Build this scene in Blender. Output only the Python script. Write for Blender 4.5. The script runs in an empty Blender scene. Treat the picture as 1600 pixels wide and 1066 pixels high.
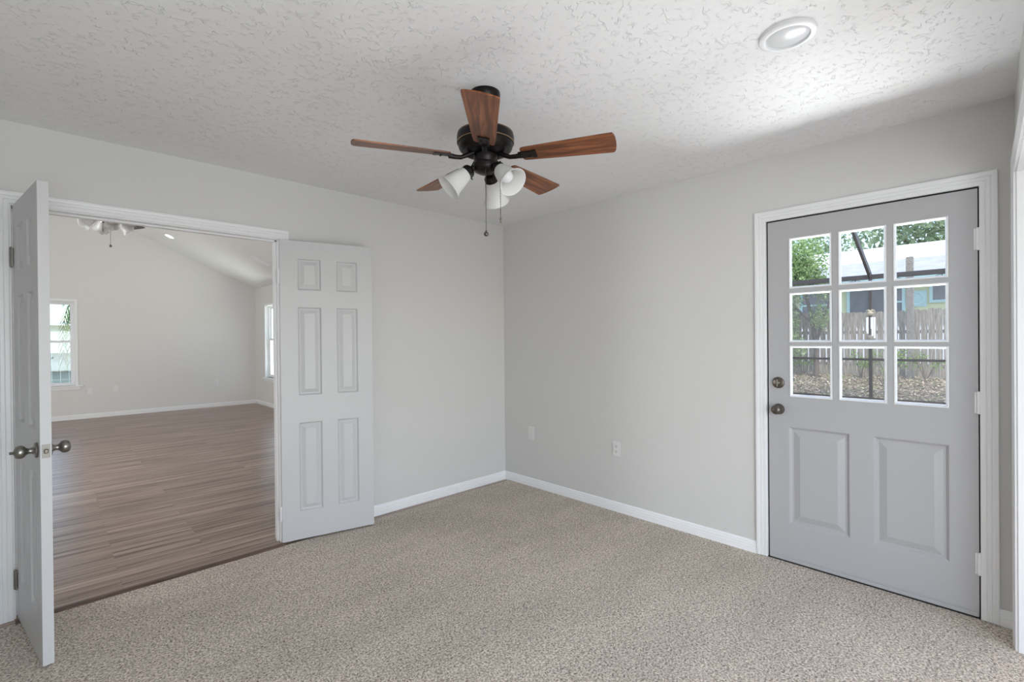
import bpy, bmesh, math, random
import numpy as np
from mathutils import Vector, Matrix

random.seed(7)
R = math.radians
S = bpy.context.scene
COL = S.collection

# ------------------------------------------------------------------ camera
cd = bpy.data.cameras.new('camera')
cam = bpy.data.objects.new('camera', cd)
COL.objects.link(cam)
S.camera = cam
F, YAW, PIT, ROL = 747.5, 0.803455774, -0.00407602, -0.00908799
CAM = Vector((-3.16544, -3.39120, 1.35003))
fw = Vector((math.cos(PIT) * math.cos(YAW), math.cos(PIT) * math.sin(YAW), math.sin(PIT)))
r0 = fw.cross(Vector((0, 0, 1))).normalized()
u0 = r0.cross(fw)
rt = math.cos(ROL) * r0 + math.sin(ROL) * u0
up = -math.sin(ROL) * r0 + math.cos(ROL) * u0
cam.matrix_world = Matrix(((rt.x, up.x, -fw.x, CAM.x), (rt.y, up.y, -fw.y, CAM.y), (rt.z, up.z, -fw.z, CAM.z), (0, 0, 0, 1)))
cd.sensor_width = 36.0
cd.lens = F / 1600 * 36
cd.clip_start = 0.01
cd.clip_end = 300

# ------------------------------------------------------------------ exposure, world, sun, fill lamps
S.view_settings.view_transform = 'Standard'
S.view_settings.look = 'None'
S.view_settings.gamma = 1
S.view_settings.use_curve_mapping = False
S.view_settings.exposure = 0.32
S.cycles.use_denoising = True
S.cycles.max_bounces = 10
S.cycles.diffuse_bounces = 6
S.cycles.glossy_bounces = 4
S.cycles.transparent_max_bounces = 16
S.cycles.sample_clamp_indirect = 6.0
S.cycles.caustics_reflective = False
S.cycles.caustics_refractive = False

W = bpy.data.worlds.new('world')
S.world = W
W.use_nodes = True
nt = W.node_tree
sky = nt.nodes.new('ShaderNodeTexSky')
sky.sky_type = 'NISHITA'
sky.sun_disc = False
sky.sun_elevation = R(58)
sky.sun_rotation = R(200)
sky.air_density = 1.0
sky.dust_density = 1.5
bgn = nt.nodes['Background']
nt.links.new(sky.outputs['Color'], bgn.inputs['Color'])
bgn.inputs['Strength'].default_value = 0.42


def sun(direction, strength, angle):
    l = bpy.data.lights.new('sun', 'SUN')
    l.energy = strength
    l.angle = R(angle)
    l.color = (1.0, 0.96, 0.9)
    o = bpy.data.objects.new('sun', l)
    COL.objects.link(o)
    o.rotation_euler = Vector(direction).to_track_quat('-Z', 'Y').to_euler()


def area(name, loc, direction, sx, sy, watts, color=(1, 1, 1), spread=180):
    l = bpy.data.lights.new(name, 'AREA')
    l.shape = 'RECTANGLE'
    l.size, l.size_y = sx, sy
    l.energy = watts
    l.color = color
    l.spread = R(spread)
    o = bpy.data.objects.new(name, l)
    COL.objects.link(o)
    o.location = loc
    o.rotation_euler = Vector(direction).to_track_quat('-Z', 'Y').to_euler()
    return o


sun((0.35, 0.32, -0.88), 3.2, 1.0)
# added fill lamps behind the camera and in the far room's unseen half
area('fill_light_alcove', (-2.85, -4.93, 1.05), (-0.06, 1, 0.12), 2.1, 1.5, 47, (0.93, 0.985, 1.03))
area('fill_light_alcove_floor', (-2.85, -4.25, 0.06), (-0.05, 0.6, 1), 2.0, 0.9, 7, (0.91, 0.985, 1.03))
area('fill_light_far_room', (-6.3, 3.2, 1.15), (1, 0.55, -0.05), 3.2, 1.7, 190, (0.95, 0.985, 1.0))
# added lamps standing in for sun bounced off the deck and side ground
area('deck_bounce', (1.6, -2.95, 0.0), (-0.2, 0, 1), 2.0, 1.7, 315, (0.95, 0.985, 1.0))
area('far_window_bounce', (1.6, 6.9, 0.4), (-0.5, 0, 1), 2.0, 2.2, 160, (1.0, 0.98, 0.94))


# ------------------------------------------------------------------ materials
def srgb(r, g, b):
    f = lambda c: ((c / 255) / 12.92 if c / 255 <= 0.04045 else ((c / 255 + 0.055) / 1.055) ** 2.4)
    return (f(r), f(g), f(b), 1)


def mat(name, col, rough=0.6, metal=0.0, spec=0.5, bump=None, noise=None, coat=0.0):
    m = bpy.data.materials.new(name)
    m.use_nodes = True
    n = m.node_tree.nodes
    b = n['Principled BSDF']
    b.inputs['Base Color'].default_value = col
    b.inputs['Roughness'].default_value = rough
    b.inputs['Metallic'].default_value = metal
    b.inputs['Specular IOR Level'].default_value = spec
    b.inputs['Coat Weight'].default_value = coat
    L = m.node_tree.links
    if noise or bump:
        tc = n.new('ShaderNodeTexCoord')
    if noise:  # (scale, amount): slight mottling of the colour
        t = n.new('ShaderNodeTexNoise')
        t.inputs['Scale'].default_value = noise[0]
        t.inputs['Detail'].default_value = 6
        L.new(tc.outputs['Object'], t.inputs['Vector'])
        mx = n.new('ShaderNodeMixRGB')
        k = noise[1]
        mx.inputs['Color1'].default_value = (col[0] * (1 - k), col[1] * (1 - k), col[2] * (1 - k), 1)
        mx.inputs['Color2'].default_value = (min(1, col[0] * (1 + k)), min(1, col[1] * (1 + k)), min(1, col[2] * (1 + k)), 1)
        L.new(t.outputs['Fac'], mx.inputs['Fac'])
        L.new(mx.outputs['Color'], b.inputs['Base Color'])
    if bump:  # (scale, strength, distance)
        t2 = n.new('ShaderNodeTexNoise')
        t2.inputs['Scale'].default_value = bump[0]
        t2.inputs['Detail'].default_value = 3
        L.new(tc.outputs['Object'], t2.inputs['Vector'])
        bp = n.new('ShaderNodeBump')
        bp.inputs['Strength'].default_value = bump[1]
        bp.inputs['Distance'].default_value = bump[2]
        L.new(t2.outputs['Fac'], bp.inputs['Height'])
        L.new(bp.outputs['Normal'], b.inputs['Normal'])
    return m


def ramp(n, pts):
    r = n.new('ShaderNodeValToRGB')
    e = r.color_ramp.elements
    while len(e) < len(pts):
        e.new(0.5)
    for i, (p, c) in enumerate(pts):
        e[i].position = p
        e[i].color = c if len(c) == 4 else (*c, 1)
    return r


def g(v):
    return (v, v, v, 1)


def ceiling_mat():
    m = mat('knockdown ceiling paint', (0.80, 0.80, 0.80, 1), 0.75, spec=0.3)
    n, L = m.node_tree.nodes, m.node_tree.links
    b = n['Principled BSDF']
    tc = n.new('ShaderNodeTexCoord')
    wn = n.new('ShaderNodeTexNoise')
    wn.inputs['Scale'].default_value = 14
    wn.inputs['Detail'].default_value = 2
    L.new(tc.outputs['Object'], wn.inputs['Vector'])
    ad = n.new('ShaderNodeVectorMath')
    ad.operation = 'MULTIPLY_ADD'
    L.new(wn.outputs['Color'], ad.inputs[0])
    ad.inputs[1].default_value = (0.05, 0.05, 0.05)
    L.new(tc.outputs['Object'], ad.inputs[2])
    n1 = n.new('ShaderNodeTexNoise')
    n1.inputs['Scale'].default_value = 35
    n1.inputs['Detail'].default_value = 2
    n1.inputs['Roughness'].default_value = 0.5
    L.new(ad.outputs[0], n1.inputs['Vector'])
    r1 = ramp(n, [(0.40, g(0)), (0.462, g(0)), (0.5, g(1)), (0.538, g(0))])
    L.new(n1.outputs['Fac'], r1.inputs['Fac'])
    pa = n.new('ShaderNodeTexNoise')
    pa.inputs['Scale'].default_value = 30
    pa.inputs['Detail'].default_value = 2
    L.new(tc.outputs['Object'], pa.inputs['Vector'])
    r2 = ramp(n, [(0.48, g(0.0)), (0.62, g(1))])
    L.new(pa.outputs['Fac'], r2.inputs['Fac'])
    mu = n.new('ShaderNodeMath')
    mu.operation = 'MULTIPLY'
    L.new(r1.outputs['Color'], mu.inputs[0])
    L.new(r2.outputs['Color'], mu.inputs[1])
    bp = n.new('ShaderNodeBump')
    bp.inputs['Strength'].default_value = 1.0
    bp.inputs['Distance'].default_value = 0.0023
    L.new(mu.outputs[0], bp.inputs['Height'])
    L.new(bp.outputs['Normal'], b.inputs['Normal'])
    return m


def carpet_mat():
    m = mat('taupe cut pile carpet', srgb(160, 147, 136), 1.0, spec=0.0)
    n, L = m.node_tree.nodes, m.node_tree.links
    b = n['Principled BSDF']
    tc = n.new('ShaderNodeTexCoord')
    f = n.new('ShaderNodeTexNoise')
    f.inputs['Scale'].default_value = 110
    f.inputs['Detail'].default_value = 4
    f.inputs['Roughness'].default_value = 0.75
    L.new(tc.outputs['Object'], f.inputs['Vector'])
    fr = ramp(n, [(0.33, srgb(98, 89, 80)), (0.42, srgb(170, 158, 145)), (0.53, srgb(213, 201, 188)), (0.66, srgb(248, 238, 226))])
    vo = n.new('ShaderNodeTexVoronoi')
    vo.inputs['Scale'].default_value = 190
    L.new(tc.outputs['Object'], vo.inputs['Vector'])
    sv = n.new('ShaderNodeSeparateColor')
    L.new(vo.outputs['Color'], sv.inputs['Color'])
    mf = n.new('ShaderNodeMath')
    mf.operation = 'MULTIPLY_ADD'
    L.new(sv.outputs[0], mf.inputs[0])
    mf.inputs[1].default_value = 0.16
    L.new(f.outputs['Fac'], mf.inputs[2])
    sb = n.new('ShaderNodeMath')
    sb.operation = 'SUBTRACT'
    L.new(mf.outputs[0], sb.inputs[0])
    sb.inputs[1].default_value = 0.08
    L.new(sb.outputs[0], fr.inputs['Fac'])
    # brushed swaths of the pile
    mp = n.new('ShaderNodeMapping')
    mp.inputs['Rotation'].default_value = (0, 0, R(38))
    mp.inputs['Scale'].default_value = (1.1, 3.4, 1)
    L.new(tc.outputs['Object'], mp.inputs['Vector'])
    s = n.new('ShaderNodeTexNoise')
    s.inputs['Scale'].default_value = 1.3
    s.inputs['Detail'].default_value = 3
    L.new(mp.outputs['Vector'], s.inputs['Vector'])
    sr = ramp(n, [(0.36, g(0.93)), (0.64, g(1.05))])
    L.new(s.outputs['Fac'], sr.inputs['Fac'])
    mx = n.new('ShaderNodeMixRGB')
    mx.blend_type = 'MULTIPLY'
    mx.inputs['Fac'].default_value = 1
    L.new(fr.outputs['Color'], mx.inputs['Color1'])
    L.new(sr.outputs['Color'], mx.inputs['Color2'])
    L.new(mx.outputs['Color'], b.inputs['Base Color'])
    bp = n.new('ShaderNodeBump')
    bp.inputs['Strength'].default_value = 0.7
    bp.inputs['Distance'].default_value = 0.003
    L.new(sb.outputs[0], bp.inputs['Height'])
    L.new(bp.outputs['Normal'], b.inputs['Normal'])
    return m


def laminate_mat():
    m = mat('brown wood laminate', srgb(120, 100, 88), 0.30, spec=0.5)
    n, L = m.node_tree.nodes, m.node_tree.links
    b = n['Principled BSDF']
    tc = n.new('ShaderNodeTexCoord')
    br = n.new('ShaderNodeTexBrick')
    br.offset = 0.37
    br.inputs['Scale'].default_value = 1
    br.inputs['Brick Width'].default_value = 1.22
    br.inputs['Row Height'].default_value = 0.125
    br.inputs['Mortar Size'].default_value = 0.0018
    br.inputs['Color1'].default_value = g(0.25)
    br.inputs['Color2'].default_value = g(0.85)
    br.inputs['Mortar'].default_value = g(0)
    L.new(tc.outputs['Object'], br.inputs['Vector'])
    mp = n.new('ShaderNodeMapping')
    mp.inputs['Scale'].default_value = (1.0, 26, 1)
    L.new(tc.outputs['Object'], mp.inputs['Vector'])
    ad = n.new('ShaderNodeVectorMath')
    ad.operation = 'MULTIPLY_ADD'
    L.new(br.outputs['Color'], ad.inputs[0])
    ad.inputs[1].default_value = (9, 5, 3)
    L.new(mp.outputs['Vector'], ad.inputs[2])
    t = n.new('ShaderNodeTexNoise')
    t.inputs['Scale'].default_value = 1.1
    t.inputs['Detail'].default_value = 5
    t.inputs['Roughness'].default_value = 0.6
    L.new(ad.outputs[0], t.inputs['Vector'])
    rr = ramp(n, [(0.34, srgb(88, 66, 55)), (0.45, srgb(144, 119, 103)), (0.56, srgb(172, 148, 133)), (0.70, srgb(198, 177, 162))])
    L.new(t.outputs['Fac'], rr.inputs['Fac'])
    mx = n.new('ShaderNodeMixRGB')
    mx.blend_type = 'MULTIPLY'
    mx.inputs['Fac'].default_value = 0.28
    L.new(rr.outputs['Color'], mx.inputs['Color1'])
    L.new(br.outputs['Color'], mx.inputs['Color2'])
    L.new(mx.outputs['Color'], b.inputs['Base Color'])
    return m


def wood_mat(name, dark, mid, light, rough=0.4):
    """Grain that runs along the object's own X."""
    m = mat(name, mid, rough)
    n, L = m.node_tree.nodes, m.node_tree.links
    b = n['Principled BSDF']
    tc = n.new('ShaderNodeTexCoord')
    mp = n.new('ShaderNodeMapping')
    mp.inputs['Scale'].default_value = (2.2, 30, 30)
    L.new(tc.outputs['Object'], mp.inputs['Vector'])
    t = n.new('ShaderNodeTexNoise')
    t.inputs['Scale'].default_value = 1.6
    t.inputs['Detail'].default_value = 6
    t.inputs['Distortion'].default_value = 0.6
    L.new(mp.outputs['Vector'], t.inputs['Vector'])
    rr = ramp(n, [(0.3, dark), (0.5, mid), (0.68, light)])
    L.new(t.outputs['Fac'], rr.inputs['Fac'])
    L.new(rr.outputs['Color'], b.inputs['Base Color'])
    return m


def glass_mat(name, gloss=0.05, tint=(1, 1, 1, 1)):
    m = bpy.data.materials.new(name)
    m.use_nodes = True
    n, L = m.node_tree.nodes, m.node_tree.links
    n.remove(n['Principled BSDF'])
    tr = n.new('ShaderNodeBsdfTransparent')
    tr.inputs['Color'].default_value = tint
    gl = n.new('ShaderNodeBsdfGlossy')
    gl.inputs['Roughness'].default_value = 0.02
    mx = n.new('ShaderNodeMixShader')
    mx.inputs['Fac'].default_value = gloss
    L.new(tr.outputs[0], mx.inputs[1])
    L.new(gl.outputs[0], mx.inputs[2])
    L.new(mx.outputs[0], n['Material Output'].inputs['Surface'])
    return m


def screen_mat():
    m = bpy.data.materials.new('insect screen mesh')
    m.use_nodes = True
    n, L = m.node_tree.nodes, m.node_tree.links
    n.remove(n['Principled BSDF'])
    tr = n.new('ShaderNodeBsdfTransparent')
    df = n.new('ShaderNodeBsdfDiffuse')
    df.inputs['Color'].default_value = g(0.22)
    mx = n.new('ShaderNodeMixShader')
    mx.inputs['Fac'].default_value = 0.16
    L.new(tr.outputs[0], mx.inputs[1])
    L.new(df.outputs[0], mx.inputs[2])
    L.new(mx.outputs[0], n['Material Output'].inputs['Surface'])
    return m


def translucent_mat(name, col, k=0.4, rough=0.35):
    m = mat(name, col, rough)
    n, L = m.node_tree.nodes, m.node_tree.links
    b = n['Principled BSDF']
    t = n.new('ShaderNodeBsdfTranslucent')
    t.inputs['Color'].default_value = col
    mx = n.new('ShaderNodeMixShader')
    mx.inputs['Fac'].default_value = k
    L.new(b.outputs[0], mx.inputs[1])
    L.new(t.outputs[0], mx.inputs[2])
    L.new(mx.outputs[0], n['Material Output'].inputs['Surface'])
    return m


def emit_mat(name, col, s):
    m = mat(name, col, 0.5)
    b = m.node_tree.nodes['Principled BSDF']
    b.inputs['Emission Color'].default_value = col
    b.inputs['Emission Strength'].default_value = s
    return m


def leaf_mat(name, a, c, k=0.35):
    m = translucent_mat(name, a, k, 0.5)
    n, L = m.node_tree.nodes, m.node_tree.links
    gi = n.new('ShaderNodeNewGeometry')
    rr = ramp(n, [(0.0, a), (1.0, c)] if 'fallen' not in name else [(0, a), (.55, srgb(176, 162, 138)), (.86, c), (.9, srgb(120, 150, 80)), (1, srgb(150, 176, 104))])
    L.new(gi.outputs['Random Per Island'], rr.inputs['Fac'])
    L.new(rr.outputs['Color'], n['Principled BSDF'].inputs['Base Color'])
    for x in n:
        if x.type == 'BSDF_TRANSLUCENT':
            L.new(rr.outputs['Color'], x.inputs['Color'])
    return m


M = dict(
    wall=mat('greige wall paint', srgb(214, 213, 211), 0.7, spec=0.3, bump=(140, 0.25, 0.002)),
    farwall=mat('pale grey wall paint', srgb(219, 218, 216), 0.7, spec=0.3, bump=(140, 0.15, 0.002)),
    trim=mat('white semi gloss trim paint', srgb(234, 235, 236), 0.35),
    base=mat('white baseboard paint', srgb(246, 247, 248), 0.35),
    door=mat('white door paint', srgb(201, 201, 202), 0.42),
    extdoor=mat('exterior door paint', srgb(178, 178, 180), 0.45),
    ceil=ceiling_mat(),
    farceil=mat('far ceiling paint', (0.78, 0.78, 0.77, 1), 0.8, bump=(60, 0.4, 0.004)),
    carpet=carpet_mat(),
    lam=laminate_mat(),
    strip=wood_mat('brown threshold wood', srgb(74, 56, 48), srgb(104, 84, 73), srgb(128, 106, 94)),
    blade=wood_mat('walnut fan blade', srgb(60, 30, 14), srgb(114, 64, 34), srgb(158, 98, 58), 0.38),
    bladegrey=mat('dark grey fan blade', srgb(70, 66, 64), 0.35),
    bronze=mat('oil rubbed bronze', srgb(30, 26, 24), 0.38, 0.6, noise=(60, 0.25)),
    gold=mat('worn bronze edge', srgb(150, 126, 100), 0.4, 0.7),
    nickel=mat('brushed nickel', srgb(150, 147, 141), 0.3, 1.0),
    pewter=mat('antique pewter', srgb(112, 106, 98), 0.32, 1.0),
    plate_metal=mat('brushed latch plate', srgb(170, 166, 160), 0.6, 0.5),
    chain=mat('pull chain metal', srgb(110, 104, 98), 0.4, 0.9),
    shade=translucent_mat('frosted white glass', (0.86, 0.86, 0.85, 1), 0.35, 0.3),
    bulb=translucent_mat('frosted bulb glass', (0.9, 0.9, 0.9, 1), 0.3, 0.25),
    plate=mat('white plastic plate', srgb(226, 226, 224), 0.4),
    slot=mat('dark socket slot', srgb(40, 38, 36), 0.6),
    gap=mat('black weatherstrip', srgb(22, 22, 22), 0.8),
    glass=glass_mat('clear pane glass', 0.05),
    winglass=glass_mat('far window glass', 0.05, (0.93, 0.98, 0.97, 1)),
    screen=screen_mat(),
    lens=mat('frosted lens', srgb(214, 215, 217), 0.22),
    led=emit_mat('lit downlight lens', (1, 0.98, 0.95, 1), 14),
    deck=mat('concrete deck', srgb(170, 166, 160), 0.85, noise=(8, 0.1)),
    cage=mat('bronze aluminium frame', srgb(58, 54, 52), 0.5, 0.3),
    ground=mat('yard soil', srgb(128, 120, 102), 1.0, spec=0.1, noise=(9, 0.35), bump=(30, 0.8, 0.03)),
    fence=wood_mat('weathered fence wood', srgb(108, 102, 92), srgb(148, 141, 128), srgb(180, 173, 158), 0.9),
    post=wood_mat('weathered post wood', srgb(96, 92, 84), srgb(132, 127, 118), srgb(164, 158, 148), 0.9),
    bark=mat('grey bark', srgb(96, 86, 74), 0.9, noise=(14, 0.3)),
    leafa=leaf_mat('shrub leaf', srgb(104, 138, 78), srgb(176, 200, 140)),
    leafb=leaf_mat('oak leaf', srgb(96, 122, 84), srgb(164, 182, 142)),
    weed=leaf_mat('weed leaf', srgb(90, 130, 50), srgb(160, 190, 90)),
    litter=leaf_mat('fallen leaf', srgb(122, 106, 88), srgb(216, 204, 184), 0.1),
    house=mat('pale yellow siding', srgb(206, 212, 162), 0.8),
    teal=mat('aqua trim paint', srgb(176, 214, 212), 0.6),
    whiteroof=mat('white metal roof', srgb(236, 238, 242), 0.5),
    shaderoof=mat('dappled shade roof', srgb(150, 154, 162), 0.85, noise=(3.5, 0.3)),  # mottled grey carries the tree shade on the white roof
    pane=mat('dark window pane', srgb(86, 92, 100), 0.25),
    mint=mat('pale mint stucco', srgb(228, 243, 238), 0.8),
    vinyl=mat('grey green fence board', srgb(128, 147, 148), 0.7),
    palm=leaf_mat('palm leaflet', srgb(44, 64, 42), srgb(92, 124, 62), 0.2),
    outer=mat('exterior stucco', srgb(200, 196, 188), 0.9),
)


# ------------------------------------------------------------------ mesh helpers
def tag(o, label=None, cat=None, group=None, kind=None):
    if label:
        o['label'] = label
    if cat:
        o['category'] = cat
    if group:
        o['group'] = group
    if kind:
        o['kind'] = kind
    return o


def link(name, bm, m, parent=None, mtx=None, smooth=False, bevel=0, clean=True):
    if clean:
        bmesh.ops.remove_doubles(bm, verts=bm.verts, dist=1e-5)
        bmesh.ops.recalc_face_normals(bm, faces=bm.faces)
    me = bpy.data.meshes.new(name)
    bm.to_mesh(me)
    bm.free()
    me.materials.append(m)
    o = bpy.data.objects.new(name, me)
    COL.objects.link(o)
    if parent:
        o.parent = parent
    if mtx is not None:
        o.matrix_local = mtx
    if smooth:
        me.shade_smooth()
        try:
            me.set_sharp_from_angle(angle=R(40))
        except Exception:
            pass
    if bevel:
        md = o.modifiers.new('bevel', 'BEVEL')
        md.width = bevel
        md.segments = 2
        md.limit_method = 'ANGLE'
        md.angle_limit = R(40)
    return o


def empty(name, loc=(0, 0, 0), mtx=None):
    o = bpy.data.objects.new(name, None)
    o.empty_display_size = 0.1
    COL.objects.link(o)
    o.location = loc
    if mtx is not None:
        o.matrix_local = mtx
    return o


def nb():
    return bmesh.new()


def box(bm, x0, x1, y0, y1, z0, z1, mtx=None):
    vs = [Vector((x, y, z)) for x in (x0, x1) for y in (y0, y1) for z in (z0, z1)]
    if mtx is not None:
        vs = [mtx @ v for v in vs]
    v = [bm.verts.new(c) for c in vs]
    for f in ((0, 1, 3, 2), (4, 6, 7, 5), (0, 4, 5, 1), (2, 3, 7, 6), (0, 2, 6, 4), (1, 5, 7, 3)):
        bm.faces.new([v[i] for i in f])
    return bm


def BX(*a):
    return box(nb(), *a)


def lathe(bm, prof, seg=32, mtx=None, close=False):
    """prof: (radius, z) pairs about local Z."""
    rings = []
    for r, z in prof:
        if r < 1e-6:
            rings.append([bm.verts.new((mtx @ Vector((0, 0, z))) if mtx is not None else (0, 0, z))])
        else:
            ring = []
            for k in range(seg):
                a = 2 * math.pi * k / seg
                c = Vector((r * math.cos(a), r * math.sin(a), z))
                ring.append(bm.verts.new(mtx @ c if mtx is not None else c))
            rings.append(ring)
    pairs = list(zip(rings, rings[1:]))
    if close:
        pairs.append((rings[-1], rings[0]))
    for a, b in pairs:
        if len(a) == 1 and len(b) == 1:
            continue
        for k in range(seg):
            k2 = (k + 1) % seg
            if len(a) == 1:
                bm.faces.new((a[0], b[k], b[k2]))
            elif len(b) == 1:
                bm.faces.new((a[k], b[0], a[k2]))
            else:
                bm.faces.new((a[k], b[k], b[k2], a[k2]))
    return bm


def tube(bm, pts, rad, seg=8):
    pts = [Vector(p) for p in pts]
    rads = rad if isinstance(rad, (list, tuple)) else [rad] * len(pts)
    rings = []
    ref = None
    for i, p in enumerate(pts):
        t = (pts[min(i + 1, len(pts) - 1)] - pts[max(i - 1, 0)]).normalized()
        if ref is None:
            ref = t.orthogonal().normalized()
        a = (ref - t * ref.dot(t)).normalized()
        ref = a
        b = t.cross(a)
        rings.append([bm.verts.new(p + (a * math.cos(2 * math.pi * k / seg) + b * math.sin(2 * math.pi * k / seg)) * rads[i]) for k in range(seg)])
    for a, b in zip(rings, rings[1:]):
        for k in range(seg):
            bm.faces.new((a[k], a[(k + 1) % seg], b[(k + 1) % seg], b[k]))
    bm.faces.new(rings[0][::-1])
    bm.faces.new(rings[-1])
    return bm


def sphere(bm, c, r, seg=16, rings=10, sz=1.0):
    prof = [(r * math.sin(math.pi * i / rings), -r * sz * math.cos(math.pi * i / rings)) for i in range(rings + 1)]
    prof[0] = (0, -r * sz)
    prof[-1] = (0, r * sz)
    return lathe(bm, prof, seg, Matrix.Translation(Vector(c)))


def basis(o, x, y, z):
    o, x, y, z = map(Vector, (o, x, y, z))
    return Matrix(((x.x, y.x, z.x, o.x), (x.y, y.y, z.y, o.y), (x.z, y.z, z.z, o.z), (0, 0, 0, 1)))


def along(p, d):
    d = Vector(d).normalized()
    x = d.orthogonal().normalized()
    return basis(p, x, d.cross(x), d)


def sweep_frame(bm, path, prof, P):
    """path: list of ((u,v),(du,dv)) stations; prof: (offset outwards, height off the wall); P(u,v,h) -> point."""
    rows = []
    for (u, v), (du, dv) in path:
        rows.append([bm.verts.new(P(u + a * du, v + a * dv, h)) for a, h in prof])
    n = len(prof)
    for a, b in zip(rows, rows[1:]):
        for i in range(n - 1):
            bm.faces.new((a[i], a[i + 1], b[i + 1], b[i]))
        bm.faces.new((a[n - 1], a[0], b[0], b[n - 1]))
    bm.faces.new(rows[0])
    bm.faces.new(rows[-1][::-1])
    return bm


def casing_prof(w, t):
    return [(0, 0), (0, t * 0.62), (w * .06, t * .72), (w * .30, t * .74), (w * .34, t * .62), (w * .38, t * .78), (w * .58, t * .84), (w * .62, t * .72),
            (w * .66, t * .88), (w * .80, t), (w * .95, t), (w, t * .9), (w, 0)]


def casing(name, u0, u1, z0, z1, w, t, P, label, cat='door casing'):
    bm = nb()
    sweep_frame(bm, [((u0, z0), (-1, 0)), ((u0, z1), (-1, 1)), ((u1, z1), (1, 1)), ((u1, z0), (1, 0))], casing_prof(w, t), P)
    return tag(link(name, bm, M['trim']), label, cat, kind='structure')


def profile_run(bm, prof, P, u0, u1):
    a = [bm.verts.new(P(u0, d, z)) for d, z in prof]
    b = [bm.verts.new(P(u1, d, z)) for d, z in prof]
    n = len(prof)
    for i in range(n):
        j = (i + 1) % n
        bm.faces.new((a[i], a[j], b[j], b[i]))
    bm.faces.new(a)
    bm.faces.new(b[::-1])
    return bm


BASE = [(0, -0.02), (0.0135, -0.02), (0.0135, 0.036), (0.0095, 0.039), (0.0125, 0.044), (0.0125, 0.052), (0.0085, 0.055), (0.0100, 0.060), (0.0090, 0.068), (0.005, 0.073), (0.002, 0.075), (0, 0.075)]


def panel_rings(bm, Pt, u0, u1, v0, v1, big=False):
    """Moulded raised panel between u0..u1, v0..v1 on the surface Pt(u, v, depth)."""
    k = 1.35 if big else 1.0
    steps = [(0, 0), (.003, .0005), (.011 * k, .0125), (.018 * k, .0135), (.040 * k, .004), (.043 * k, .0025)]
    prev = None
    for i, d in steps:
        ring = [bm.verts.new(Pt(u, v, d)) for u, v in ((u0 + i, v0 + i), (u1 - i, v0 + i), (u1 - i, v1 - i), (u0 + i, v1 - i))]
        if prev:
            for a in range(4):
                bm.faces.new((prev[a], prev[(a + 1) % 4], ring[(a + 1) % 4], ring[a]))
        prev = ring
    bm.faces.new(prev)


def door_slab(w, z0, z1, t, panels, holes, big=False):
    bm = nb()
    us = sorted({0, w, *[p[0] for p in panels + holes], *[p[1] for p in panels + holes]})
    vs = sorted({z0, z1, *[p[2] for p in panels + holes], *[p[3] for p in panels + holes]})
    inside = lambda u, v, L: any(a < u < b and c < v < d for a, b, c, d in L)
    for front in (True, False):
        Pt = (lambda u, v, d: (u, d, v)) if front else (lambda u, v, d: (u, t - d, v))
        for a, b in zip(us, us[1:]):
            for c, d in zip(vs, vs[1:]):
                if inside((a + b) / 2, (c + d) / 2, panels + holes):
                    continue
                bm.faces.new([bm.verts.new(Pt(*q, 0)) for q in ((a, c), (b, c), (b, d), (a, d))])
        for (a, b, c, d) in panels:
            panel_rings(bm, Pt, a, b, c, d, big)
    for (a, b, c, d) in holes:
        for q0, q1 in (((a, c), (b, c)), ((b, c), (b, d)), ((b, d), (a, d)), ((a, d), (a, c))):
            bm.faces.new([bm.verts.new(x) for x in ((q0[0], 0, q0[1]), (q1[0], 0, q1[1]), (q1[0], t, q1[1]), (q0[0], t, q0[1]))])
    for q0, q1 in (((0, z0), (w, z0)), ((w, z0), (w, z1)), ((w, z1), (0, z1)), ((0, z1), (0, z0))):
        bm.faces.new([bm.verts.new(x) for x in ((q0[0], 0, q0[1]), (q1[0], 0, q1[1]), (q1[0], t, q1[1]), (q0[0], t, q0[1]))])
    return bm


# ------------------------------------------------------------------ room shell
H = 2.44
YC = -3.415
XL = -3.30          # left jamb face of the double doorway
XR = -2.062         # right jamb face
ZT = 2.03


def struct(name, bm, m, label, cat, **k):
    return tag(link(name, bm, m, **k), label, cat, kind='structure')


struct('floor', BX(-3.95, 0.0, -5.05, -0.07, -0.12, 0.0), M['carpet'], 'taupe cut pile carpet floor of the bedroom', 'floor')
struct('floor_far', BX(-6.5, 0.08, -0.07, 8.09, -0.12, -0.004), M['lam'], 'brown wood laminate floor of the room beyond the doorway', 'floor')
struct('ceiling', BX(-3.95, 0.0, -5.05, 0.0, H, H + .12), M['ceil'], 'textured white bedroom ceiling', 'ceiling')

# wall with the double doorway
bm = nb()
box(bm, -6.5, XL - .018, 0, .12, -.1, 4.4)
box(bm, XR + .018, .08, 0, .12, -.1, 4.4)
box(bm, XL - .018, XR + .018, 0, .12, ZT + .018, 4.4)
struct('wall_left', bm, M['wall'], 'greige bedroom wall with the open double doorway', 'wall', clean=False)
# wall with the exterior door: the opening spans y -3.311 .. -2.354
bm = nb()
box(bm, 0, .15, -2.354, 0, -.1, 2.6)
box(bm, 0, .15, -5.05, -3.311, -.1, 2.6)
box(bm, 0, .15, -3.311, -2.354, 2.066, 2.6)
struct('wall_right', bm, M['wall'], 'greige bedroom wall holding the glazed exterior door', 'wall', clean=False)
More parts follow.
